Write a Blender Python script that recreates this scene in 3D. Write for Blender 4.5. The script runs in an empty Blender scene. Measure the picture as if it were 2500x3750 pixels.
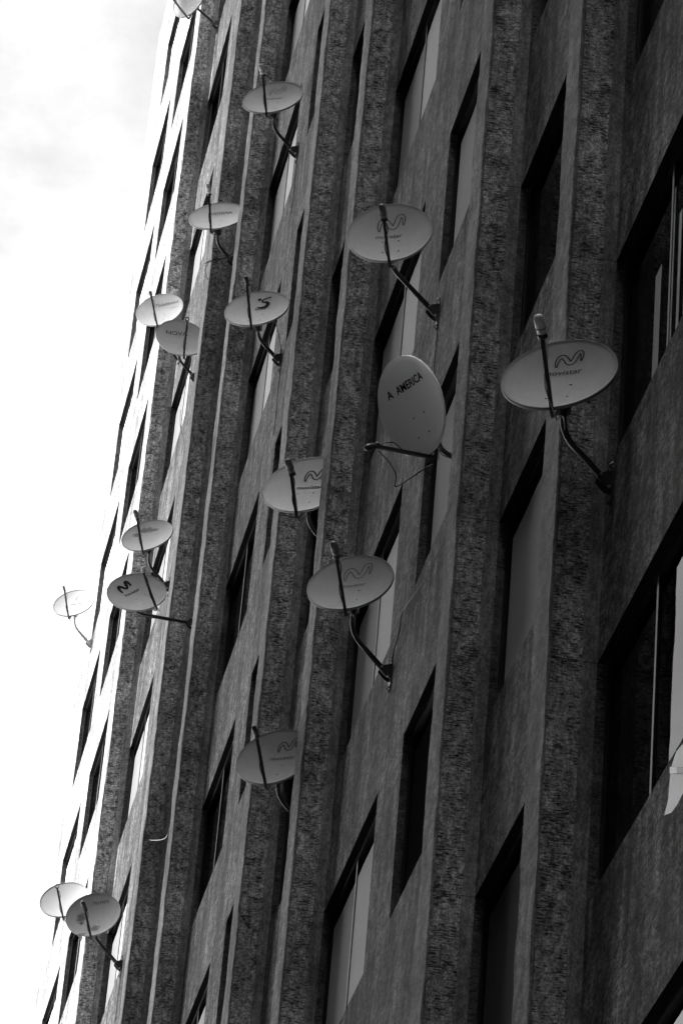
import bpy, bmesh, math, random
from mathutils import Vector, Matrix, noise
random.seed(7)
S = bpy.context.scene
COL = S.collection
# ------------------------------------------------------------------ camera
# world axes: X runs along the facade away from the camera, Y points out of the facade, Z is up
CAM = Vector((0.0, 4.5494, 0.0))
YAW, PIT, ROLL, FPX = math.radians(-8.47368), math.radians(32.19129), math.radians(5.16916), 14067.0
FW = Vector((math.cos(PIT)*math.cos(YAW), math.cos(PIT)*math.sin(YAW), math.sin(PIT)))
R0 = FW.cross(Vector((0, 0, 1))).normalized(); U0 = R0.cross(FW)
RT = R0*math.cos(ROLL) + U0*math.sin(ROLL); UP = -R0*math.sin(ROLL) + U0*math.cos(ROLL)
cd = bpy.data.cameras.new('camera'); cam = bpy.data.objects.new('camera', cd); COL.objects.link(cam)
m = Matrix((RT, UP, -FW)).transposed().to_4x4(); m.translation = CAM
cam.matrix_world = m
cd.sensor_fit = 'VERTICAL'; cd.sensor_height = 36; cd.sensor_width = 24
cd.lens = 36*FPX/3750; cd.clip_start = 0.1; cd.clip_end = 3000
S.camera = cam
# ------------------------------------------------------------------ world, sun, exposure
SUN_EL, SUN_AZ = math.radians(47), math.radians(3)     # the sun stands almost square to the facade
sd = Vector((math.sin(SUN_AZ)*math.cos(SUN_EL), math.cos(SUN_AZ)*math.cos(SUN_EL), math.sin(SUN_EL)))
W = bpy.data.worlds.new('World'); S.world = W; W.use_nodes = True
nt = W.node_tree; nt.nodes.clear()
def N(t, k, **kw):
    n = t.nodes.new(k)
    for a, v in kw.items():
        if hasattr(n, a): setattr(n, a, v)
        else: n.inputs[a].default_value = v
    return n
sky = N(nt, 'ShaderNodeTexSky', sky_type='NISHITA', sun_disc=False)
sky.sun_elevation = SUN_EL; sky.sun_rotation = math.atan2(sd.x, sd.y); sky.dust_density = 4.0; sky.air_density = 1.0
bw = N(nt, 'ShaderNodeRGBToBW'); nt.links.new(sky.outputs[0], bw.inputs[0])
tc = N(nt, 'ShaderNodeTexCoord')
cn = N(nt, 'ShaderNodeTexNoise'); cn.inputs['Scale'].default_value = 8.5; cn.inputs['Detail'].default_value = 9; cn.inputs['Roughness'].default_value = .58
mp = N(nt, 'ShaderNodeMapping'); mp.inputs['Scale'].default_value = (1, 1, 1.7); mp.inputs['Location'].default_value = (0.35, 0.1, 0)
nt.links.new(tc.outputs['Generated'], mp.inputs[0]); nt.links.new(mp.outputs[0], cn.inputs['Vector'])
cr = N(nt, 'ShaderNodeMapRange'); cr.inputs['From Min'].default_value = .42; cr.inputs['From Max'].default_value = .66
cr.inputs['To Min'].default_value = .57; cr.inputs['To Max'].default_value = .95
nt.links.new(cn.outputs['Fac'], cr.inputs['Value'])
# greyer band between the bright low sky and the sky brightened overhead
sx = N(nt, 'ShaderNodeSeparateXYZ'); nt.links.new(tc.outputs['Generated'], sx.inputs[0])
da = N(nt, 'ShaderNodeMath', operation='SUBTRACT'); nt.links.new(sx.outputs[2], da.inputs[0]); da.inputs[1].default_value = .67
db = N(nt, 'ShaderNodeMath', operation='ABSOLUTE'); nt.links.new(da.outputs[0], db.inputs[0])
dc = N(nt, 'ShaderNodeMapRange'); nt.links.new(db.outputs[0], dc.inputs['Value'])
for a_, v_ in (('From Min', .09), ('From Max', .26), ('To Min', .0), ('To Max', .9)): dc.inputs[a_].default_value = v_
dd_ = N(nt, 'ShaderNodeMath', operation='ADD'); nt.links.new(dc.outputs[0], dd_.inputs[0]); nt.links.new(cr.outputs[0], dd_.inputs[1])
ov = N(nt, 'ShaderNodeMapRange'); nt.links.new(sx.outputs[2], ov.inputs['Value'])          # sky brightened overhead, out of view, to light the near facade
for a_, v_ in (('From Min', .74), ('From Max', .93), ('To Min', .0), ('To Max', 2.0)): ov.inputs[a_].default_value = v_
de_ = N(nt, 'ShaderNodeMath', operation='ADD'); nt.links.new(dd_.outputs[0], de_.inputs[0]); nt.links.new(ov.outputs[0], de_.inputs[1])
mu = N(nt, 'ShaderNodeMath', operation='MULTIPLY'); nt.links.new(bw.outputs[0], mu.inputs[0]); nt.links.new(de_.outputs[0], mu.inputs[1])
bg = N(nt, 'ShaderNodeBackground'); bg.inputs['Strength'].default_value = 0.15
wo = N(nt, 'ShaderNodeOutputWorld')
nt.links.new(mu.outputs[0], bg.inputs['Color']); nt.links.new(bg.outputs[0], wo.inputs[0])
sl = bpy.data.lights.new('sun', 'SUN'); sl.energy = 5.0; sl.angle = math.radians(0.53); sl.color = (1, 1, 1)
so = bpy.data.objects.new('sun', sl); COL.objects.link(so); so.rotation_euler = sd.to_track_quat('Z', 'Y').to_euler(); so.location = (30, 30, 60)
S.view_settings.view_transform = 'Standard'; S.view_settings.look = 'None'; S.view_settings.exposure = 2.1; S.view_settings.gamma = 1
S.render.engine = 'CYCLES'
try: S.cycles.use_denoising = True
except Exception: pass

# ------------------------------------------------------------------ materials
def nodes(name):
    M = bpy.data.materials.new(name); M.use_nodes = True; t = M.node_tree; t.nodes.clear()
    o = N(t, 'ShaderNodeOutputMaterial'); b = N(t, 'ShaderNodeBsdfPrincipled'); t.links.new(b.outputs[0], o.inputs[0])
    return M, t, b
def g(v): return (v, v, v, 1)
def noise_n(t, vec, scale, detail=4, rough=.6):
    mp = N(t, 'ShaderNodeMapping'); mp.inputs['Scale'].default_value = scale
    t.links.new(vec, mp.inputs[0]); n = N(t, 'ShaderNodeTexNoise'); n.inputs['Scale'].default_value = 1
    n.inputs['Detail'].default_value = detail; n.inputs['Roughness'].default_value = rough
    t.links.new(mp.outputs[0], n.inputs['Vector']); return n.outputs['Fac']
def rng(t, v, a, b, c, d):
    r = N(t, 'ShaderNodeMapRange'); r.inputs['From Min'].default_value = a; r.inputs['From Max'].default_value = b
    r.inputs['To Min'].default_value = c; r.inputs['To Max'].default_value = d; t.links.new(v, r.inputs['Value']); return r.outputs[0]
def mth(t, op, a, b):
    n = N(t, 'ShaderNodeMath', operation=op)
    for i, x in enumerate((a, b)):
        if isinstance(x, (int, float)): n.inputs[i].default_value = x
        else: t.links.new(x, n.inputs[i])
    return n.outputs[0]
def concrete(name, base, streak=0.0, groove=0.0, speck=.25, bump=.4, joints=False, stain=0):
    M, t, b = nodes(name)
    pos = N(t, 'ShaderNodeNewGeometry').outputs['Position']
    v = rng(t, noise_n(t, pos, (1.3, 1.3, .9), 5), .34, .66, .60, 1.34)            # broad patches
    sp = noise_n(t, pos, (30, 64, 46), 3, .75)
    v = mth(t, 'MULTIPLY', v, rng(t, sp, .36, .64, 1-speck, 1+speck))
    sp2 = noise_n(t, pos, (8, 22, 13), 4, .65)
    v = mth(t, 'MULTIPLY', v, rng(t, sp2, .36, .64, 1-speck*.8, 1+speck*.8))
    h = sp
    if streak:
        s1 = noise_n(t, pos, (6.5, 30, 2.8), 4, .6); s2 = noise_n(t, pos, (2.6, 9, .45), 4, .55)
        v = mth(t, 'MULTIPLY', v, rng(t, s1, .38, .62, 1-streak, 1+streak))
        v = mth(t, 'MULTIPLY', v, rng(t, s2, .38, .62, 1-streak, 1+streak))
    if groove:
        d1 = noise_n(t, pos, (9, 17, 110), 4, .65)
        mask = rng(t, noise_n(t, pos, (4, 7, 9), 3, .5), .35, .65, -.05, .07)      # grooves come in clusters
        dd = mth(t, 'ADD', d1, mask)
        gr = rng(t, dd, .50, .62, 0, 1)
        v = mth(t, 'MULTIPLY', v, mth(t, 'SUBTRACT', 1.0, mth(t, 'MULTIPLY', gr, groove)))
        lp = noise_n(t, pos, (5, 26, 2.6), 4, .6)
        v = mth(t, 'MULTIPLY', v, rng(t, lp, .3, .7, .8, 1.2))
        h = mth(t, 'SUBTRACT', mth(t, 'MULTIPLY', sp, .5), mth(t, 'MULTIPLY', gr, 1.0))
    if joints:
        sx = N(t, 'ShaderNodeSeparateXYZ'); t.links.new(pos, sx.inputs[0])
        z = mth(t, 'WRAP', mth(t, 'SUBTRACT', sx.outputs[2], V0-.006), 3.0)
        t.nodes[-1].inputs[2].default_value = 0.0
        jl = mth(t, 'LESS_THAN', z, .008)
        v = mth(t, 'MULTIPLY', v, mth(t, 'SUBTRACT', 1.0, mth(t, 'MULTIPLY', jl, .6)))
    if stain:
        s3 = N(t, 'ShaderNodeSeparateXYZ'); t.links.new(pos, s3.inputs[0])
        zz = mth(t, 'WRAP', mth(t, 'SUBTRACT', s3.outputs[2], V0-WH_), 3.0); t.nodes[-1].inputs[2].default_value = 0.0
        top = rng(t, zz, 1.75, 2.97, 0, 1)
        run = rng(t, noise_n(t, pos, (9, 9, .25), 4, .6), .42, .62, 0, 1)
        v = mth(t, 'MULTIPLY', v, mth(t, 'SUBTRACT', 1.0, mth(t, 'MULTIPLY', mth(t, 'MULTIPLY', top, run), stain)))
    v = mth(t, 'MULTIPLY', v, base)
    c = N(t, 'ShaderNodeCombineColor')
    for i in range(3): t.links.new(v, c.inputs[i])
    t.links.new(c.outputs[0], b.inputs['Base Color'])
    b.inputs['Roughness'].default_value = .9; b.inputs['Specular IOR Level'].default_value = .25
    bp = N(t, 'ShaderNodeBump'); bp.inputs['Strength'].default_value = bump; bp.inputs['Distance'].default_value = .012
    t.links.new(h, bp.inputs['Height']); t.links.new(bp.outputs[0], b.inputs['Normal'])
    return M
V0 = 14.69; WH_ = 1.62
def plain(name, v, rough=.5, metal=0, spec=.5, dirt=.0, dscale=8):
    M, t, b = nodes(name)
    b.inputs['Roughness'].default_value = rough; b.inputs['Metallic'].default_value = metal; b.inputs['Specular IOR Level'].default_value = spec
    if dirt:
        tcx = N(t, 'ShaderNodeTexCoord').outputs['Object']
        n = noise_n(t, tcx, (dscale,)*3, 5, .6)
        r = mth(t, 'MULTIPLY', rng(t, n, .3, .7, 1-dirt, 1+dirt*.5), v)
        c = N(t, 'ShaderNodeCombineColor')
        for i in range(3): t.links.new(r, c.inputs[i])
        t.links.new(c.outputs[0], b.inputs['Base Color'])
    else: b.inputs['Base Color'].default_value = g(v)
    return M
M_rough = concrete('bush_hammered_concrete', .52, groove=.88, speck=.55, bump=1.0, joints=True)
M_smooth = concrete('smooth_board_concrete', .25, streak=.16, speck=.38, bump=.5, joints=True)
M_wall = concrete('streaked_concrete', .15, streak=.36, speck=.78, bump=.9, joints=True, stain=.55)
M_reveal = concrete('reveal_concrete', .12, groove=.7, speck=.4, bump=.8)
M_frame = plain('dark_window_frame', .012, .35)
M_soffit = plain('shaded_window_head', .02, 1, spec=0)  # shade under the window heads painted in as near-black
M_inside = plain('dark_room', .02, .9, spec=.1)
M_pipe = plain('black_painted_steel', .022, .38, dirt=.3, dscale=20)
M_steel = plain('galvanised_steel', .35, .4, .7, dirt=.3, dscale=30)
M_cable = plain('black_cable', .02, .5)
M_wcable = plain('white_cable', .6, .5)
M_white = plain('white_plastic', .75, .4, dirt=.1)
M_grey = plain('grey_plastic', .16, .45, dirt=.15)
M_dark = plain('dark_plastic', .04, .4)
M_ink = plain('grey_print', .085, .95, spec=.05)
M_ink4 = plain('worn_print', .055, .95, spec=.05)
M_ink2 = plain('faint_print', .11, .95, spec=.05)
M_ink3 = plain('black_print', .025, .95, spec=.05)
M_pane_pale = plain('pale_pane_sheet', .40, .9, spec=.1, dirt=.06, dscale=2)  # pale sheet over the pane, its sky reflection painted in
M_pane_white = plain('white_pane_sheet', .72, .9, spec=.1, dirt=.06, dscale=2)  # whiter tone: brighter sky reflection painted in; also on the upright strips
M_pane_dark = plain('dark_pane_sheet', .010, 1, spec=0)  # near-black sheet added to keep one pane dark, without reflection
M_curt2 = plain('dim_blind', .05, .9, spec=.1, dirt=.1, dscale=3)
M_asphalt = plain('asphalt', .05, .9, dirt=.3, dscale=2)
M_block = plain('dark_render', .12, .9, dirt=.2, dscale=.5)
M_pave = plain('paving', .22, .9, dirt=.2, dscale=3)
def glass():
    M = bpy.data.materials.new('window_glass'); M.use_nodes = True; t = M.node_tree; t.nodes.clear()
    o = N(t, 'ShaderNodeOutputMaterial'); f = N(t, 'ShaderNodeFresnel'); f.inputs[0].default_value = 1.42
    tr = N(t, 'ShaderNodeBsdfTransparent'); tr.inputs[0].default_value = g(.9)
    gl = N(t, 'ShaderNodeBsdfGlossy'); gl.inputs['Roughness'].default_value = .01; gl.inputs['Color'].default_value = g(.42)
    mx = N(t, 'ShaderNodeMixShader'); t.links.new(f.outputs[0], mx.inputs[0]); t.links.new(tr.outputs[0], mx.inputs[1]); t.links.new(gl.outputs[0], mx.inputs[2])
    t.links.new(mx.outputs[0], o.inputs[0]); return M
M_glass = glass()
def dish_mat(name, base, rough=.35, stain=None, brushed=False):
    M, t, b = nodes(name)
    tcx = N(t, 'ShaderNodeTexCoord').outputs['Object']
    v = rng(t, noise_n(t, tcx, (6, 6, 6), 5, .6), .3, .7, .93, 1.05)
    v = mth(t, 'MULTIPLY', v, rng(t, noise_n(t, tcx, (160, 160, 160), 2, .6), .3, .7, .94, 1.05))
    v = mth(t, 'MULTIPLY', v, rng(t, noise_n(t, tcx, (38, 3, 3), 4, .6), .5, .75, 1.0, .8 if brushed else .9))   # rain runs
    if stain:
        for (x, y, r, k) in stain:
            mp = N(t, 'ShaderNodeMapping'); mp.inputs['Location'].default_value = (-x, -y, 0); t.links.new(tcx, mp.inputs[0])
            vl = N(t, 'ShaderNodeVectorMath', operation='LENGTH')
            fl = N(t, 'ShaderNodeVectorMath', operation='MULTIPLY'); fl.inputs[1].default_value = (1, k, 0)
            t.links.new(mp.outputs[0], fl.inputs[0]); t.links.new(fl.outputs[0], vl.inputs[0])
            e = mth(t, 'ADD', vl.outputs['Value'], rng(t, noise_n(t, tcx, (24, 24, 24), 5, .7), .3, .7, -r*.4, r*.4))
            v = mth(t, 'MULTIPLY', v, rng(t, e, r*.6, r*1.3, .16, 1.0))
    v = mth(t, 'MULTIPLY', v, base*.98)
    c = N(t, 'ShaderNodeCombineColor')
    for i in range(3): t.links.new(v, c.inputs[i])
    t.links.new(c.outputs[0], b.inputs['Base Color'])
    b.inputs['Roughness'].default_value = rough; b.inputs['Metallic'].default_value = 0; b.inputs['Specular IOR Level'].default_value = .35
    return M

# ------------------------------------------------------------------ mesh helpers
def link(name, me, parent=None, loc=None):
    o = bpy.data.objects.new(name, me); COL.objects.link(o)
    if parent: o.parent = parent
    if loc is not None: o.location = loc
    return o
def mesh(name, vs, fs, mats, mi=None, parent=None, smooth=False, loc=None):
    me = bpy.data.meshes.new(name); me.from_pydata([tuple(v) for v in vs], [], fs)
    for q in (mats if isinstance(mats, (list, tuple)) else [mats]): me.materials.append(q)
    if mi:
        for p, i in zip(me.polygons, mi): p.material_index = i
    if smooth: me.polygons.foreach_set('use_smooth', [True]*len(me.polygons))
    me.update(); return link(name, me, parent, loc)
class MB:
    def __init__(s): s.v = []; s.f = []; s.mi = []
    def quad(s, a, b, c, d, m=0):
        n = len(s.v); s.v += [a, b, c, d]; s.f.append((n, n+1, n+2, n+3)); s.mi.append(m)
    def box(s, x0, x1, y0, y1, z0, z1, m=0):
        n = len(s.v)
        s.v += [(x0,y0,z0),(x1,y0,z0),(x1,y1,z0),(x0,y1,z0),(x0,y0,z1),(x1,y0,z1),(x1,y1,z1),(x0,y1,z1)]
        for f in ((0,3,2,1),(4,5,6,7),(0,1,5,4),(1,2,6,5),(2,3,7,6),(3,0,4,7)): s.f.append(tuple(n+i for i in f)); s.mi.append(m)
    def obox(s, c, ax, ay, az, hx, hy, hz, m=0):
        n = len(s.v); c = Vector(c)
        for sz in (-1, 1):
            for sx, sy in ((-1,-1),(1,-1),(1,1),(-1,1)): s.v.append(c + ax*sx*hx + ay*sy*hy + az*sz*hz)
        for f in ((0,3,2,1),(4,5,6,7),(0,1,5,4),(1,2,6,5),(2,3,7,6),(3,0,4,7)): s.f.append(tuple(n+i for i in f)); s.mi.append(m)
    def tube(s, pts, r, seg=10, m=0, cap=True, square=False, up=None):
        pts = [Vector(p) for p in pts]; n0 = len(s.v)
        if square: seg = 4
        prev = None
        for i, p in enumerate(pts):
            d = (pts[min(i+1, len(pts)-1)] - pts[max(i-1, 0)]).normalized()
            if prev is None:
                a = (up or Vector((0, 0, 1))).cross(d)
                if a.length < 1e-3: a = Vector((1, 0, 0)).cross(d)
                a.normalize()
            else: a = (prev - d*prev.dot(d)).normalized()
            prev = a; b = d.cross(a); rr = r[i] if isinstance(r, (list, tuple)) else r
            for k in range(seg):
                an = 2*math.pi*(k+(.5 if square else 0))/seg
                s.v.append(p + (a*math.cos(an)+b*math.sin(an))*rr)
        for i in range(len(pts)-1):
            for k in range(seg):
                a, b = n0+i*seg+k, n0+i*seg+(k+1) % seg
                s.f.append((a, b, b+seg, a+seg)); s.mi.append(m)
        if cap:
            s.f.append(tuple(n0+k for k in range(seg))[::-1]); s.mi.append(m)
            e = n0+(len(pts)-1)*seg; s.f.append(tuple(e+k for k in range(seg))); s.mi.append(m)
    def build(s, name, mats, parent=None, smooth=False, loc=None):
        o = mesh(name, s.v, s.f, mats, s.mi, parent, smooth, loc)
        return o
def rounded(pts, rad, n=6):
    pts = [Vector(p) for p in pts]; out = [pts[0]]
    for i in range(1, len(pts)-1):
        a, b, c = pts[i-1], pts[i], pts[i+1]
        r1 = min(rad, (a-b).length*.45); r2 = min(rad, (c-b).length*.45)
        p, q = b+(a-b).normalized()*r1, b+(c-b).normalized()*r2
        for k in range(n+1):
            t = k/n; out.append(p*(1-t)**2 + b*2*t*(1-t) + q*t*t)
    out.append(pts[-1]); return out
def spline(pts, n=8):
    pts = [Vector(p) for p in pts]; out = []
    P = [pts[0]*2-pts[1]]+pts+[pts[-1]*2-pts[-2]]
    for i in range(1, len(P)-2):
        for k in range(n):
            t = k/n; a, b, c, d = P[i-1], P[i], P[i+1], P[i+2]
            out.append(.5*((2*b)+(c-a)*t+(2*a-5*b+4*c-d)*t*t+(3*b-a-3*c+d)*t**3))
    out.append(pts[-1]); return out
def empty(name, loc, label, cat, group=None):
    o = bpy.data.objects.new(name, None); COL.objects.link(o); o.location = loc; o.empty_display_size = .2
    o['label'] = label; o['category'] = cat
    if group: o['group'] = group
    return o
def tag(o, label, cat, group=None):
    o['label'] = label; o['category'] = cat
    if group: o['group'] = group
def pix(P):
    d = Vector(P)-CAM; z = d.dot(FW); return 1250+FPX*d.dot(RT)/z, 1875-FPX*d.dot(UP)/z
def ray(x, y): return FW*FPX + RT*(x-1250) - UP*(y-1875)
def on_wall(x, y, w=0.0):
    d = ray(x, y); return CAM + d*((w-CAM.y)/d.y)
def at_u(x, y, u):
    d = ray(x, y); return CAM + d*(u/d.x)

# ------------------------------------------------------------------ setting
GZ = -1.6
mb = MB(); mb.quad((-600,-600,GZ),(900,-600,GZ),(900,900,GZ),(-600,900,GZ)); o = mb.build('ground', M_pave); o['kind'] = 'structure'
mb = MB(); mb.box(-200, 300, 5.6, 12.0, GZ+.004, GZ+.008); o = mb.build('road', M_asphalt); o['kind'] = 'structure'
mb = MB(); mb.box(-200, 300, 5.45, 5.6, GZ+.004, GZ+.13); mb.box(-200, 300, 12.0, 12.15, GZ+.004, GZ+.13); o = mb.build('kerb', M_pave); o['kind'] = 'structure'

# ------------------------------------------------------------------ the concrete building
P = 3.2976; UA = 19.56                      # bay pitch, jamb of bay 0
ub = lambda i: UA + P*i
WW, WH = 2.30, 1.62                         # opening width and height
RD, RF = .31, .43                           # rib depth and front width
I0, I1 = -2, 12
ZT, ZB = 50.0, GZ
END = 61.75
root = empty('concrete_tower', (ub(5), 0, GZ), 'tall grey concrete tower with vertical fins, rough flanks and recessed dark windows', 'building')
OFF = Vector(root.location)
def bl(mbx, name, mats, parent=root, smooth=False):
    mbx.v = [Vector(v)-OFF for v in mbx.v]; return mbx.build(name, mats, parent, smooth)
# which windows the photo (with a margin) shows
wins = {}
for i in range(I0, I1+1):
    for k in range(-11, 4):
        z1 = V0-3*k; 
        if z1-WH < GZ+2 or z1 > ZT-1: continue
        xs = [pix((u, 0, z)) for u in (ub(i)-WW, ub(i)) for z in (z1-WH, z1)]
        x0, x1 = min(p[0] for p in xs), max(p[0] for p in xs); y0, y1 = min(p[1] for p in xs), max(p[1] for p in xs)
        mgn = 120
        if x1 > -mgn and x0 < 2500+mgn and y1 > -mgn and y0 < 3750+mgn: wins[(i, k)] = z1
print('WINDOWS', len(wins))
mb = MB()
us = [8.0]
for i in range(I0, I1+1): us += [ub(i)-WW, ub(i)]
us.append(END)
zs = [ZB]
ks = list(range(5, -13, -1))
for k in ks:
    z1 = V0-3*k
    if z1-WH > ZB+.5 and z1 < ZT-.5: zs += [z1-WH, z1]
zs.append(ZT)
zs.sort()
D = .066
for a in range(len(us)-1):
    for c in range(len(zs)-1):
        x0, x1, z0, z1 = us[a], us[a+1], zs[c], zs[c+1]
        iswin = False
        if a % 2 == 1 and c % 2 == 1:
            i = I0+(a-1)//2; k = round((V0-z1)/3)
            iswin = (i, k) in wins
        if not iswin: mb.quad((x0,0,z0),(x0,0,z1),(x1,0,z1),(x1,0,z0))
        else:
            mb.quad((x1,0,z0),(x1,0,z1),(x1,-D,z1),(x1,-D,z0), 1)
            mb.quad((x0,0,z0),(x0,-D,z0),(x0,-D,z1),(x0,0,z1), 1)
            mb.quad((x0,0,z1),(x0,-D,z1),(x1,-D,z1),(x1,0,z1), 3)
            mb.quad((x0,0,z0),(x1,0,z0),(x1,-D,z0),(x0,-D,z0), 0)
            # inner lining so no light leaks past the frame
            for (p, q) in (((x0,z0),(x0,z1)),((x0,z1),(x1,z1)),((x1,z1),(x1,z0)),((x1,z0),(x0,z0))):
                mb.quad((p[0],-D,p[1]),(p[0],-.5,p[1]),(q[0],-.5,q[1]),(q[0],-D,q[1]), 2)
# end wall, roof
mb.quad((END,0,ZB),(END,0,ZT),(END,-14,ZT),(END,-14,ZB))
mb.quad((8,0,ZB),(8,-14,ZB),(8,-14,ZT),(8,0,ZT))
mb.quad((8,0,ZT),(8,-14,ZT),(END,-14,ZT),(END,0,ZT))
mb.quad((8,-14,ZB),(END,-14,ZB),(END,-14,ZT),(8,-14,ZT))
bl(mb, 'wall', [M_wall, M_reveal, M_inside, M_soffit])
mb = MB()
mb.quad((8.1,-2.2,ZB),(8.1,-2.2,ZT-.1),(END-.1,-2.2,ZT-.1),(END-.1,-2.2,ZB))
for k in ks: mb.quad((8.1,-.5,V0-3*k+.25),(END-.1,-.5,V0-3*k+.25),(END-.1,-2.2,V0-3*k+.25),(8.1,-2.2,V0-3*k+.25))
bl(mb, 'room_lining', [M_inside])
# ribs
RIBS = [-2, 0, 1, 3, 4, 6, 7, 9]
def jit(z, s): return noise.noise(Vector((s*7.3, 3.1, z*2.2)))*.010 + noise.noise(Vector((s*7.3, 9.1, z*14)))*.006
for ri in RIBS:
    u0 = ub(ri); mb = MB(); dz = .11; nz = int((ZT-ZB)/dz); s = ri*11.7
    # profile (u, w, material of the face that starts here)
    prof = [(u0, .001, 1), (u0, .085, 2), (u0+.008, .092, 0), (u0+.008, .288, 2), (u0, .296, 1), (u0+.004, RD-.004, 1), (u0+.012, RD, 1),
            (u0+RF-.012, RD, 1), (u0+RF, RD-.010, 0), (u0+RF, .001, 0)]
    np_ = len(prof)
    for j in range(nz+1):
        z = ZB + (ZT-ZB)*j/nz
        for q, (u, w, _) in enumerate(prof):
            e = q in (4, 5, 6, 7, 8)
            mb.v.append((u + (jit(z, s+q*.4) if q not in (0, 9) else 0), w + (jit(z+50, s+q*.2) if q not in (0, 9) else 0), z))
    for j in range(nz):
        for q in range(np_-1):
            a = j*np_+q; mb.f.append((a, a+np_, a+np_+1, a+1)); mb.mi.append({0: 0, 1: 1, 2: 1}[prof[q][2]])
    bl(mb, 'fin', [M_rough, M_smooth])
# windows: frame is the part, pane and the sheet over it its pieces
FR = .05
fm = MB(); 
fm.box(-WW, 0, -.11, -.062, -WH, -WH+FR); fm.box(-WW, 0, -.11, -.062, -FR, 0)
fm.box(-WW, -WW+FR, -.11, -.062, -WH+FR, -FR); fm.box(-FR, 0, -.11, -.062, -WH+FR, -FR)
fm.box(-WW*.5-.02, -WW*.5+.02, -.105, -.068, -WH+FR, -FR)
proto = {}
SHEETS = {}
for key in wins:
    i, k = key; r = random.Random(i*97+k*31)
    if i % 3 == 0 and i >= 3: SHEETS[key] = 'pale' if r.random() < .85 else None
    elif i in (10, 11, 12): SHEETS[key] = 'pale' if r.random() < .25 else None
    elif i % 3 == 2: SHEETS[key] = None
for key in ((1, 0), (2, -2), (2, -1)): SHEETS[key] = 'pale'
SHEETS[(0, -1)] = None
SHEETS[(1, 1)] = 'dim'; SHEETS[(2, 0)] = 'dark'; SHEETS[(3, -1)] = 'pale'; SHEETS[(3, 0)] = 'pale'; SHEETS[(3, -2)] = 'pale'; SHEETS[(3, -3)] = 'pale'
fmesh = None; pmesh = None; cmesh = {}
def sheet_mesh(full, matc, two=False):
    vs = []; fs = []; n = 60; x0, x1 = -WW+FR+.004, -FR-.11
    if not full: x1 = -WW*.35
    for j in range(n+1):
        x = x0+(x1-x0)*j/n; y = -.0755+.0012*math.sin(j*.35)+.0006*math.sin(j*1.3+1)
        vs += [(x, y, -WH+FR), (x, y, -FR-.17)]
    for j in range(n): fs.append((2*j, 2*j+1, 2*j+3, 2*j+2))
    me = bpy.data.meshes.new('pane_sheet'); me.from_pydata(vs, [], fs); me.materials.append(matc); me.materials.append(M_pane_white if matc is M_pane_pale else matc)
    for q_, pl_ in enumerate(me.polygons): pl_.material_index = 1 if q_ < n//2 and matc is M_pane_pale and two else 0  # brighter half paints the stronger sky reflection
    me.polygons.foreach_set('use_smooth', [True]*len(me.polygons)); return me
for key in sorted(wins):
    i, k = key
    loc = Vector((ub(i), 0, wins[key])) - OFF
    if fmesh is None:
        w_ = fm.build('window', [M_frame], root); fmesh = w_.data
        pb = MB(); pb.quad((-WW+FR,-.08,-WH+FR),(-WW+FR,-.08,-FR),(-FR,-.08,-FR),(-FR,-.08,-WH+FR)); p_ = pb.build('pane', [M_glass], w_); pmesh = p_.data
    else:
        w_ = link('window', fmesh, root); p_ = link('pane', pmesh, w_)
    w_.location = loc
    c = SHEETS.get(key)
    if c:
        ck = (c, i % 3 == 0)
        if ck not in cmesh: cmesh[ck] = sheet_mesh(True, {'pale': M_pane_pale, 'dim': M_curt2, 'dark': M_pane_dark}[c], i % 3 == 0)
        link('pane_sheet', cmesh[ck], w_)  # sheet before the glass; pale and black ones stand in for its reflections

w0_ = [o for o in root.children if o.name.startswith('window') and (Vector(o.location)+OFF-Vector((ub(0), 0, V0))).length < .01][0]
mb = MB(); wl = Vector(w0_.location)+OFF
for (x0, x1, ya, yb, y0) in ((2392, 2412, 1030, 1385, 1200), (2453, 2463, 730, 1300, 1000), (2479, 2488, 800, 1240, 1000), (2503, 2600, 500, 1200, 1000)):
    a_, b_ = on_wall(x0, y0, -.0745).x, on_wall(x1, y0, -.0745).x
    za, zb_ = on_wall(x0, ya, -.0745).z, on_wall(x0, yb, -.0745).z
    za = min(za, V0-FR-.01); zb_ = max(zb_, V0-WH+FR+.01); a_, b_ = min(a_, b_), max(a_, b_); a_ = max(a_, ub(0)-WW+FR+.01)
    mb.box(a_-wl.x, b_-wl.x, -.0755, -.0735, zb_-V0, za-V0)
mb.build('upright_pale_strip', [M_pane_white], w0_)  # pale upright strips set on the glass

# ------------------------------------------------------------------ the building across the street, whose edge shades the near facade
oroot = empty('office_block', (-10, 15, GZ), 'tall plain office block across the street, its shade lying on the near facade', 'building')
OO = Vector(oroot.location)
mb = MB(); OX1 = 49.12 + 15.0*math.tan(SUN_AZ); OH = 80
mb.box(-70, OX1, 15, 30, GZ, OH); mb.v = [Vector(v)-OO for v in mb.v]; mb.build('wall', [M_block], oroot)
mb = MB()
for f in range(0, 25):
    z = GZ+1.2+3.1*f; mb.box(-69, OX1-1, 14.9, 14.996, z, z+1.4)
mb.v = [Vector(v)-OO for v in mb.v]; mb.build('window_band', [M_frame], oroot)

b2 = empty('skylight_blocker', (-40, 8, GZ), 'unseen plain block added at the near street end to cut low skylight', 'building')  # unseen block, added to hold back low light from behind the camera
mb = MB(); mb.box(-60, -14, -30, 14.9, GZ, 60); mb.v = [Vector(v)-b2.location for v in mb.v]; mb.build('wall', [M_block], b2)
mb = MB()
for f in range(0, 19):
    z = GZ+1.2+3.1*f; mb.box(-13.996, -13.9, -29, 14, z, z+1.4)
mb.v = [Vector(v)-b2.location for v in mb.v]; mb.build('window_band', [M_frame], b2)

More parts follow.
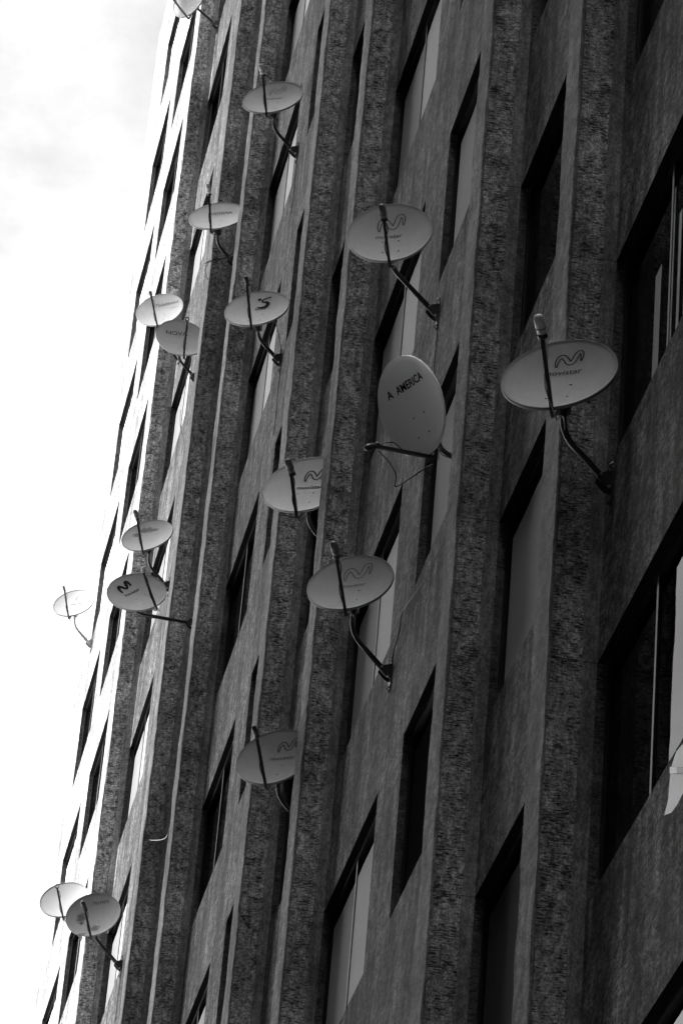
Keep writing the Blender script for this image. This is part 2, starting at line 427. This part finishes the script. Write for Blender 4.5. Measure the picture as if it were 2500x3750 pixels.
# ------------------------------------------------------------------ satellite dishes
def text_mesh(body, width, bold=0.0, shear=0.0):
    cu = bpy.data.curves.new('t', 'FONT'); cu.body = body; cu.size = 1; cu.offset = bold; cu.align_x = 'CENTER'; cu.shear = shear; cu.resolution_u = 3
    ob = bpy.data.objects.new('t', cu); COL.objects.link(ob)
    dg = bpy.context.evaluated_depsgraph_get(); me = bpy.data.meshes.new_from_object(ob.evaluated_get(dg))
    vs = [v.co.copy() for v in me.vertices]; fs = [tuple(p.vertices) for p in me.polygons]
    bpy.data.objects.remove(ob); bpy.data.curves.remove(cu)
    x0, x1 = min(v.x for v in vs), max(v.x for v in vs); s = width/(x1-x0)
    return [((v.x-(x0+x1)/2)*s, v.y*s) for v in vs], fs
WAVE = [(-.50,-.42),(-.44,-.36),(-.42,-.1),(-.34,.16),(-.2,.22),(-.08,.05),(.0,-.08),(.12,-.06),(.2,.1),(.3,.38),(.42,.46),(.5,.3),(.5,-.02),(.46,-.2)]
def wave_outline(half=.075):
    # hollow ribbon m: closed loop round a centre line
    cl = [(-.46,-.36),(-.47,-.12),(-.40,.14),(-.27,.22),(-.14,.08),(-.02,-.14),(.10,-.16),(.20,.04),(.29,.30),(.40,.36),(.47,.20),(.45,-.12)]
    c = spline([Vector((x, y, 0)) for x, y in cl], 6); L = []; Rr = []
    n = len(c)
    for i, p in enumerate(c):
        d = (c[min(i+1, n-1)]-c[max(i-1, 0)]).normalized(); q = Vector((-d.y, d.x, 0)); h = half*math.sqrt(max(0, math.sin(math.pi*(i+.4)/(n-.2))))
        L.append(p+q*h); Rr.append(p-q*h)
    return c, L, Rr
class Dish:
    def __init__(s, X, n, C, R, depth=.19):
        s.X = X; s.n = n; s.Y = n.cross(X).normalized(); s.C = C; s.R = R; s.k = depth/R; s.depth = depth*1
    def z(s, x, y): return s.k*(x*x+y*y)/s.R*s.R - s.k*s.R*s.R if False else (x*x+y*y)/(s.R*s.R)*s.R*.20 - s.R*.20
    def W(s, x, y, z): return s.C + s.X*x + s.Y*y + s.n*z
LOGDRAW = {}
def build_dish(idx, cx, cy, hx, hy, tx, ang, mount, label, logo=None, base=.42, rough=.62, stain=None, lnb='white', slope=.9,
               arm=(0, -.52, 1.20), dside=1, brushed=False, pipe_mat=None, ear=True, lnb_scale=1.0, twist_arm=0.0, back=.17):
    # ellipse of the rim in the photograph -> rim normal
    sxx, syy, sxy = hx*hx, hy*hy, tx*hy
    mean, dif = (sxx+syy)/2, math.hypot((sxx-syy)/2, sxy)
    a, b = math.sqrt(mean+dif), math.sqrt(max(mean-dif, 1)); th = .5*math.atan2(2*sxy, sxx-syy)
    d = ray(cx, cy).normalized(); tocam = -d
    r_ = (RT - d*RT.dot(d)).normalized(); u_ = (UP - d*UP.dot(d) - r_*UP.dot(r_)).normalized()
    mnr = r_*(-math.sin(th)) + u_*math.cos(th)
    if mnr.dot(u_) < 0: mnr = -mnr
    if dside < 0: mnr = -mnr
    phi = math.acos(min(1, b/a)); n = (tocam*math.cos(phi) + mnr*math.sin(phi)).normalized()
    al = math.radians(ang); dd = r_*math.cos(al)+u_*math.sin(al)
    X = (dd - d*(n.dot(dd)/n.dot(d))).normalized()
    Pm = on_wall(*mount[:2]) if len(mount) == 2 else None
    um = Pm.x if Pm else mount[2]
    C = at_u(cx, cy, um + n.x*back*1.0)
    if Pm is None: Pm = Vector((um, 0, C.z + mount[1]))
    dist = (C-CAM).dot(FW); R = a*dist/FPX
    D = Dish(X, n, C, R)
    print('DISH', idx, 'R %.3f' % R, 'C', [round(q, 2) for q in C], 'mount', [round(q, 2) for q in Pm], 'n', [round(q, 2) for q in n])
    root = empty('satellite_dish', Pm, label, 'satellite dish', 'satellite dishes bracketed to the concrete facade')
    # reflector has its own local frame so object coordinates lie in the dish
    rot = Matrix((D.X, D.Y, D.n)).transposed().to_4x4()
    def local(name, mbx, mats, smooth=True, parent=root):
        o = mbx.build(name, mats, parent, smooth)
        if parent is root:
            mt = rot.copy(); mt.translation = C-Pm; o.matrix_local = mt
        return o
    M = dish_mat('dish_paint_%d' % idx, base, rough, stain, brushed)
    mb = MB(); NR, NA = 12, 72; f = .125
    def ring(r, z):
        st = len(mb.v)
        for q in range(NA):
            t = 2*math.pi*q/NA; mb.v.append((r*math.cos(t), r*math.sin(t), z))
        return st
    def strip(a_, b_, mi=0):
        for q in range(NA):
            q2 = (q+1) % NA; mb.f.append((a_+q, b_+q, b_+q2, a_+q2)); mb.mi.append(mi)
    mb.v.append((0, 0, -f*R)); prev = None
    for j in range(1, NR+1):
        r = R*.985*j/NR; st = ring(r, f*R*((r/R)**2-1))
        if prev is None:
            for q in range(NA): mb.f.append((0, st+q, st+(q+1) % NA)); mb.mi.append(0)
        else:
            strip(prev, st)
        prev = st
    for (r, z, mi) in ((R*.99, .001, 0), (R, .001, 0), (R*1.004, -.004, 0), (R*1.004, -.022, 1), (R*.993, -.024, 1), (R*.985, -.012, 1)):
        st = ring(r, z)
        strip(prev, st, mi); prev = st
    for j in range(NR-1, 0, -1):
        r = R*.985*j/NR; st = ring(r, f*R*((r/R)**2-1)-.004); strip(prev, st, 1); prev = st
    cidx = len(mb.v); mb.v.append((0, 0, -f*R-.004))
    for q in range(NA): mb.f.append((cidx, prev+(q+1) % NA, prev+q)); mb.mi.append(1)
    refl = local('reflector', mb, [M, M])
    # bolts
    mb = MB()
    for bx, by in ((-.17, -.2), (.20, -.2), (-.17, -.6), (.20, -.6)):
        x, y = bx*R, by*R; z = f*R*((x*x+y*y)/(R*R)-1)
        mb.tube([(x, y, z-.002), (x, y, z+.004), (x, y, z+.006)], [.008, .008, .003], 8)
    local('bolt', mb, [M_steel], parent=refl)
    # printed logo hugging the bowl
    def put(vs, fs, ox, oy, rotd, mat, nm='logo', lift=.003):
        ca, sa = math.cos(math.radians(rotd)), math.sin(math.radians(rotd)); out = []
        for (x, y) in vs:
            X_, Y_ = ox*R+x*ca-y*sa, oy*R+x*sa+y*ca
            out.append((X_, Y_, f*R*((X_*X_+Y_*Y_)/(R*R)-1)+lift))
        mesh(nm, out, fs, mat, None, refl)
    def ribbon(pts, wd):
        vs = []; fs = []; n_ = len(pts)
        for i in range(n_):
            dv = (pts[min(i+1, n_-1)]-pts[max(i-1, 0)]); dv = dv.normalized() if dv.length > 1e-9 else Vector((1, 0, 0)); q = Vector((-dv.y, dv.x, 0))
            w = wd if not isinstance(wd, list) else wd[i]
            vs += [tuple((pts[i]+q*w)[:2]), tuple((pts[i]-q*w)[:2])]
        fs = [(2*i, 2*i+1, 2*i+3, 2*i+2) for i in range(n_-1)]
        return vs, fs
    if logo:
        kind, kw = logo
        if kind == 'wave':
            s = kw.get('s', .5)*R; ink = kw.get('ink', M_ink2); lw = kw.get('lw', .005)*R/.365; ox, oy = kw.get('o', (.06, .5)); rr = kw.get('rot', 0)
            c, L, Rr = wave_outline(kw.get('half', .10))
            if kw.get('solid'):
                n_ = len(c); vs, fs = ribbon([p*s for p in c], [.10*s*(.75+.5*math.sin(math.pi*i/(n_-1)*2.0)**2) for i in range(n_)])
                put(vs, fs, ox, oy, rr, ink)
            else:
                loop = L+Rr[::-1]+[L[0]]
                vs, fs = ribbon([p*s for p in loop], lw*.5); put(vs, fs, ox, oy, rr, ink)
            vs, fs = text_mesh('movistar', kw.get('tw', .62)*R, .006, .05); put(vs, fs, kw.get('tox', ox-.06), kw.get('toy', oy-.46), rr, kw.get('tink', ink))
        elif kind == 'text':
            for (body, w, ox, oy, rr, ink, shear, bold) in kw:
                vs, fs = text_mesh(body, w*R, bold, shear); put(vs, fs, ox, oy, rr, ink)
        elif kind == 'sany':
            pts = spline([Vector(q+(0,)) for q in ((-.02,.10),(.10,.10),(.17,.0),(.12,-.13),(-.02,-.17),(-.16,-.13))], 6)
            n_ = len(pts); vs, fs = ribbon([p*R for p in pts], [(.02+.045*math.sin(math.pi*i/(n_-1)))*R for i in range(n_)]); put(vs, fs, .12, .36, 0, M_ink3)
            pts = spline([Vector((-.02,.10,0)),Vector((-.02,.2,0)),Vector((.08,.27,0)),Vector((.24,.31,0))], 6)
            vs, fs = ribbon([p*R for p in pts], .028*R); put(vs, fs, .12, .36, 0, M_ink3, lift=.0045)
            vs = [(R*.06*math.cos(q*.5236)-.12*R, R*.06*math.sin(q*.5236)+.24*R) for q in range(12)]
            put(vs, [tuple(range(12))], .12, .36, 0, M_ink3, lift=.006)
            vs, fs = text_mesh('SANY', .36*R, .015); put(vs, fs, .10, .06, 0, M_ink)
    # feed arm: square tube from behind the bowl, round the lower rim, out to the feed
    A0 = Vector((0, -.30*R, -.30*R)); A1 = Vector((0, -1.10*R, -.16*R)); A2 = Vector((arm[0]*R, arm[1]*R, arm[2]*R))
    mb = MB(); mb.tube(rounded([A0, A1, A2], .05), .0165*(R/.37), square=True); local('feed_arm', mb, [M_pipe], smooth=False)
    axis = ((A2 - Vector((0, .1*R, -.2*R))).normalized()*.45 + (A2-A1).normalized()*.55).normalized()
    LM = {'white': M_white, 'grey': M_grey, 'dark': M_dark, 'black': M_dark}.get(lnb, M_dark)
    sc = 1.0*lnb_scale*R/.37
    if lnb == 'ring':
        mb = MB(); pr = [A2 + Vector((.026*math.cos(t*.314), .02+.026*math.sin(t*.314), .016*math.sin(t*.314)))*sc for t in range(21)]
        mb.tube(pr, .009*sc, 8); local('feed', mb, [M_dark])
    else:
        mb = MB(); tip = A2+axis*.115*sc
        mb.tube([A2-axis*.02*sc, A2-axis*.015*sc, A2+axis*.02*sc, A2+axis*.024*sc, A2+axis*.08*sc, A2+axis*.105*sc, tip],
                [.020*sc, .028*sc, .029*sc, .033*sc, .033*sc, .026*sc, .010*sc], 16)
        fd = local('feed', mb, [LM])
        mb = MB(); mb.tube([A2-axis*.045*sc, A2-axis*.018*sc], [.034*sc, .026*sc], 14)
        mb.tube([A2+axis*.020*sc, A2+axis*.026*sc], .0345*sc, 14)
        local('feed_collar', mb, [M_dark], parent=fd)
    # mast: from wall foot up to the back of the bowl
    mast = C - n*back - Pm
    bw_ = mast.y; zb = slope*bw_
    foot = Vector((0, .05, .02))
    kn = Vector((mast.x*.8, bw_, min(zb, mast.z-.12)))
    pm = pipe_mat or M_pipe
    mb = MB(); mb.tube(rounded([foot, kn, Vector((mast.x, bw_, mast.z))], .13, 8), .0205, 14); pipe = mb.build('mast', [pm], root, True)
    # clamp behind the bowl
    mb = MB(); cz = Vector((mast.x, bw_, mast.z-.02)); ctr = C-Pm
    yy = Vector((0, 0, 1)); hn = Vector((n.x, n.y, 0)).normalized(); sx = yy.cross(hn)
    mb.obox(cz - Vector((0, 0, .05)), sx, yy, hn, .04, .06, .032); mb.obox(ctr - n*(f*R+.03), D.X, D.Y, n, .09, .09, .018)
    mb.build('clamp', [pm], root)
    # wall foot: plate, two cheeks with bolts, flared lugs
    mb = MB()
    mb.box(-.045, .045, .002, .010, -.11, .11)
    for sg in (-1, 1):
        n0 = len(mb.v); x0 = sg*.034; t_ = .003
        prof = [(.008, -.06), (.008, .085), (.03, .075), (.10, .045), (.108, .015), (.07, -.03), (.04, -.05)]
        for xx in (x0-t_, x0+t_):
            for (w, z) in prof: mb.v.append((xx, w, z))
        m_ = len(prof); mb.f.append(tuple(range(n0, n0+m_))); mb.mi.append(0); mb.f.append(tuple(range(n0+2*m_-1, n0+m_-1, -1))); mb.mi.append(0)
        for q in range(m_): q2 = (q+1) % m_; mb.f.append((n0+q, n0+m_+q, n0+m_+q2, n0+q2)); mb.mi.append(0)
    for sg in (-1, 1):
        mb.tube([(0, .006, sg*.11), (0, .03, sg*.14), (0, .004, sg*.165)], .006, 6)
        n0 = len(mb.v)
        for q in ((-.03, .012, sg*.06), (.03, .012, sg*.06), (0, .012, sg*.17), (-.03, .004, sg*.06), (.03, .004, sg*.06), (0, .004, sg*.17)): mb.v.append(q)
        for fc in ((0,1,2),(3,5,4),(0,3,4,1),(1,4,5,2),(2,5,3,0)): mb.f.append(tuple(n0+q for q in fc)); mb.mi.append(0)
    br = mb.build('wall_bracket', [pm], root)
    mb = MB()
    for (w, z) in ((.09, .035), (.035, -.045), (.035, .075)):
        mb.tube([(-.05, w, z), (-.0375, w, z)], .0085, 8); mb.tube([(.0375, w, z), (.046, w, z)], .0085, 8)
    mb.build('bolt', [M_steel], br)
    # coax: down the arm and back to the wall
    cm = random.Random(idx)
    L = lambda v: ctr + D.X*v[0] + D.Y*v[1] + D.n*v[2]
    p0 = L(A2-axis*.03*sc); p1 = L(A2.lerp(A1, .25)+Vector((.02, .01, -.01))); p2 = L(A2.lerp(A1, .6)+Vector((-.022, 0, .0))); p3 = L(A1+Vector((.025, -.02, 0)))
    p4 = L(Vector((.03, -.75*R, -.34*R))); p45 = Vector((mast.x-.03, bw_, mast.z-.2)); p5 = kn+Vector((0, -.02, -.035)); p6 = foot+Vector((-.03, .03, -.03))
    mb = MB(); mb.tube(spline([p0, p1+Vector((cm.uniform(-.03,.03), 0, cm.uniform(-.02,.03))), p2, p3], 6) + rounded([p3, p4, p45, p5, p6], .05, 4)[1:], .0045, 6)
    mb.build('cable', [M_wcable if idx == 9 else M_cable], root, True)
    if idx in (2, 6, 7, 17):          # lead clipped down the wall
        ln = {7: 1.1, 11: .6, 6: .9}.get(idx, .8)
        mb = MB(); mb.tube(spline([p6, Vector((-.05, .012, -.14)), Vector((-.03+cm.uniform(-.03,.03), .008, -.14-ln*.35)), Vector((-.06+cm.uniform(-.04,.04), .008, -.14-ln*.7)), Vector((-.02, .008, -.14-ln))], 6), .004, 6)
        mb.build('cable', [M_cable], root, True)
    return root, C, Pm, D
G1 = ('wave', dict())
dishes = [
 # idx cx cy halfw halfh topx angle mount label
 (2, 998, 355, 111, 56.5, 36, 4, (1090, 560), 'grey dish with faint wave logo, highest of the dishes standing clear of the sky', dict(logo=('wave', dict(s=.5, tw=.62, ink=M_ink)), base=.30, lnb='white')),
 (3, 794, 789, 103, 48, 28, 2, (0, -.62, 42.4), 'pale dish with smudged print, loose wires tangled under its bracket', dict(logo=('text', [('e)((0)Ne', .82, .08, .28, 0, M_ink3, .2, .01)]), base=.50, lnb='white')),
 (4, 584, 1133, 86, 58, 25, 8, (0, -.70, 48.75), 'whitish dish with script lettering, overlapping the NOVA dish at the sunlit edge', dict(logo=('text', [('Telefónica', 1.0, .28, .32, 2, M_ink, .35, .0), ('EMPRESA', .32, .62, .06, 2, M_ink2, 0, 0)]), base=.62, lnb='black', lnb_scale=.7)),
 (5, 664, 1235, 93, 64, -19, -4, (0, -.55, 45.7), 'grey dish reading NOVA with a ring-shaped feed, cut off by a fin', dict(logo=('text', [('NOVA', .85, -.12, .22, 0, M_ink, 0, .005)]), base=.55, lnb='ring', arm=(.0, -.25, 1.12))),
 (6, 939, 1128, 118, 62.5, 34, 4, (1030, 1322), 'pale dish reading SANY under a dark curled emblem, small black feed', dict(logo=('sany', {}), base=.48, lnb='black', lnb_scale=.75)),
 (7, 1425, 850, 156.5, 104.6, 22, 5.4, (1605, 1150), 'big pale dish whose feed covers its thin wave logo, just above the A AMERICA dish', dict(logo=('wave', dict(s=.62, tw=.62, o=(.04, .38), ink=M_ink2, lw=.009, tink=M_ink)), base=.52, lnb='grey', arm=(-.03, -.42, .88))),
 (8, 1501.5, 1489.6, 120, 186.5, -23, 33, (0, -.38, 24.0), 'tall turned dish reading A AMERICA, its feed arm reaching out to the left', dict(logo=('text', [('A  AMERICA', 1.22, -.02, .36, 0, M_ink3, 0, .02)]), base=1.1, dside=-1, brushed=True, lnb='dark', arm=(0, -.62, 1.16), lnb_scale=.75, slope=.3, back=.30)),
 (9, 2046, 1367, 214, 124.5, 61, 5.5, (2243, 1775), 'largest and rightmost dish, grey, its white-capped feed standing above the rim', dict(logo=('wave', dict(s=.46, tw=.66, o=(.10, .50), ink=M_ink4, lw=.009, tink=M_ink4, toy=.12, tox=.02)), base=.27, lnb='white', arm=(0, -.5, 1.20))),
 (10, 1119, 1772, 157, 99.5, 48, 3.5, (0, -.66, 30.25), 'bright dish with wave logo cut off by a fin, grey feed before its face', dict(logo=('wave', dict(s=.5, tw=.62, o=(.14, .42), ink=M_ink2, lw=.012, tink=M_ink)), base=.60, lnb='grey', arm=(-.03, -.55, .82))),
 (11, 1281.5, 2131, 159, 99, 46, 6.5, (1432, 2470), 'grey dish with outlined wave logo, a long black cable running down to its bracket', dict(logo=('wave', dict(s=.62, tw=.58, o=(.12, .42), ink=M_ink, lw=.007, tink=M_ink2)), base=.30, lnb='grey')),
 (12, 539, 1959, 94, 56.5, 34, 7, (622, 2150), 'grey dish without print, black sooty stain across its upper face', dict(base=.30, stain=[(-.05, .17, .12, 2.2), (-.17, .08, .07, 1.6), (.08, .16, .06, 2.0)], lnb='grey')),
 (13, 501, 2166.5, 109, 67.5, 2, 27, (0, -.26, 42.45), 'twisted pale dish with bold solid wave logo, its mast nearly level', dict(logo=('wave', dict(s=.5, tw=.62, o=(-.10, .52), solid=True, ink=M_ink3, tink=M_ink, toy=.12, tox=-.06)), base=.42, lnb='white', lnb_scale=.6, slope=.05, arm=(0, -.35, 1.05))),
 (14, 269.5, 2207, 75, 48, 25, 4, (337, 2360), 'leftmost small dish standing free against the bright sky, faded wave logo', dict(logo=('wave', dict(s=.5, tw=.7, o=(.25, .45), ink=M_ink2)), base=.095, lnb='black', lnb_scale=.7, pipe_mat=M_steel)),
 (15, 1003.6, 2770, 139, 99, 43, 4, (0, -.66, 30.3), 'dim grey dish with wave logo cut off by a fin, below all other logo dishes', dict(logo=('wave', dict(s=.5, tw=.66, o=(.26, .44), ink=M_ink, lw=.012, tox=.2)), base=.24, lnb='black', arm=(0, -.5, 1.25), lnb_scale=.8)),
 (16, 236.5, 3293, 91, 63, 20, 7, (0, -.70, 50.7), 'whitish dish without print at bottom left, partly behind the stained dish', dict(base=.095, lnb='ring', pipe_mat=M_steel, arm=(-.05, -.5, 1.1))),
 (17, 341, 3348, 100, 78, 20, 6, (447, 3540), 'grey dish reading TELMEX with dark blotches, lowest dish at bottom left', dict(logo=('text', [('TELMEX', .62, .24, .52, 0, M_ink3, 0, .0)]), base=.30, stain=[(-.17, -.02, .06, .7), (.03, -.23, .07, 1.3), (-.16, -.12, .03, 1.2), (-.13, -.33, .06, 3)], lnb='dark', arm=(-.05, -.5, .95))),
 (1, 695, -11, 61, 74, 33, 25, (0, -.40, 49.0), 'light grey dish at the top edge, seen from below against the sky', dict(base=.16, lnb='grey', arm=(0, -.5, 1.3))),
]
DD = {}
for (idx, cx, cy, hx, hy, tx, ang, mnt, lab, kw) in dishes:
    DD[idx] = build_dish(idx, cx, cy, hx, hy, tx, ang, mnt, lab, **kw)

# ------------------------------------------------------------------ pale panel pushed out of a window at the right edge
fl = [(2430, 2986), (2444, 2930), (2452, 2835), (2458, 2800), (2474, 2752), (2500, 2722), (2560, 2650), (2560, 2800), (2500, 2902), (2478, 2946), (2456, 2976)]
q0 = on_wall(2430, 2986, .06); mb = MB(); n_ = len(fl)
for w_ in (.06, .068):
    for (x, y) in fl: mb.v.append(on_wall(x, y, w_) - q0)
mb.f.append(tuple(range(n_))); mb.mi.append(0); mb.f.append(tuple(range(2*n_-1, n_-1, -1))); mb.mi.append(0)
for q in range(n_): q2 = (q+1) % n_; mb.f.append((q, n_+q, n_+q2, q2)); mb.mi.append(0)
rt_ = empty('hanging_panel', q0, 'small pale curved panel with a dark clip, poking out at the right edge', 'panel')
mb.build('panel', [M_white], rt_)
mb = MB()
for (x0, x1, mi_) in ((2450, 2476, 0), (2477, 2560, 1)):
    n0 = len(mb.v)
    for w_ in (.072, .082):
        for (x, y) in ((x0, 2808), (x1, 2810), (x1, 2833), (x0, 2831)): mb.v.append(on_wall(x, y, w_) - q0)
    for fc in ((0,1,2,3),(7,6,5,4),(0,4,5,1),(1,5,6,2),(2,6,7,3),(3,7,4,0)): mb.f.append(tuple(n0+q for q in fc)); mb.mi.append(mi_)
mb.build('clip', [M_steel, M_dark], rt_)

# ------------------------------------------------------------------ loose cables on the facade
def cable(pts, label, r=.005, mat=M_cable, name='cable'):
    c0 = Vector(pts[0]); mb = MB(); mb.tube([p-c0 for p in spline(pts, 8)], r, 6); o = mb.build(name, [mat], None, True, c0)
    tag(o, label, 'cable', 'loose cables on the facade'); return o
cable([on_wall(1648, 1925, .012), on_wall(1612, 2005, .012), on_wall(1560, 2110, .02), on_wall(1500, 2200, .015), on_wall(1472, 2245, .015), on_wall(1462, 2310, .02), on_wall(1445, 2370, .02), on_wall(1432, 2440, .03)],
      'long black cable running down the concrete wall below the A AMERICA dish')
C8 = DD[8][1]
cable([at_u(1385, 1650, C8.x-.2), at_u(1425, 1695, C8.x-.1), at_u(1449, 1740, C8.x), at_u(1447, 1782, C8.x+.05), at_u(1500, 1752, C8.x+.1), at_u(1545, 1722, C8.x+.1), at_u(1585, 1700, C8.x+.15)],
      'sagging black wire below the A AMERICA dish')
cable([on_wall(520, 3078, .0), on_wall(524, 3073, .03), on_wall(560, 3077, .31), on_wall(595, 3074, .33), on_wall(612, 3060, .33), on_wall(622, 3020, .32)],
      'short pale wire strapped across a rough fin near bottom left', .004, M_steel)
u3 = DD[3][2].x
cable([at_u(845, 935, u3), at_u(810, 948, u3-.1), at_u(765, 960, u3-.2), at_u(748, 968, u3-.2), at_u(775, 952, u3-.25), at_u(820, 945, u3-.1), at_u(852, 925, u3), at_u(856, 880, u3), at_u(842, 840, u3), at_u(828, 825, u3)],
      'tangle of thin wires under the dish with smudged print', .005)
cable([at_u(765, 960, u3-.2), at_u(752, 985, u3-.2), at_u(755, 1010, u3-.2), at_u(762, 1025, u3-.2)], 'short wire end dangling from the tangle of wires', .005)
u6 = DD[6][2].x
cable([at_u(1010, 1180, u6), at_u(1022, 1235, u6), at_u(1028, 1275, u6), at_u(1026, 1305, u6), at_u(1010, 1350, u6)], 'black wire hanging beside the mast of the SANY dish', .005)
cable([on_wall(470, 1500, .02), on_wall(662, 1560, .02)] if False else [on_wall(662, 1500, .01), on_wall(660, 1555, .01), on_wall(668, 1600, .012), on_wall(674, 1618, .012)], 'thin wire hanging below the NOVA dish', .005)
print('DONE')
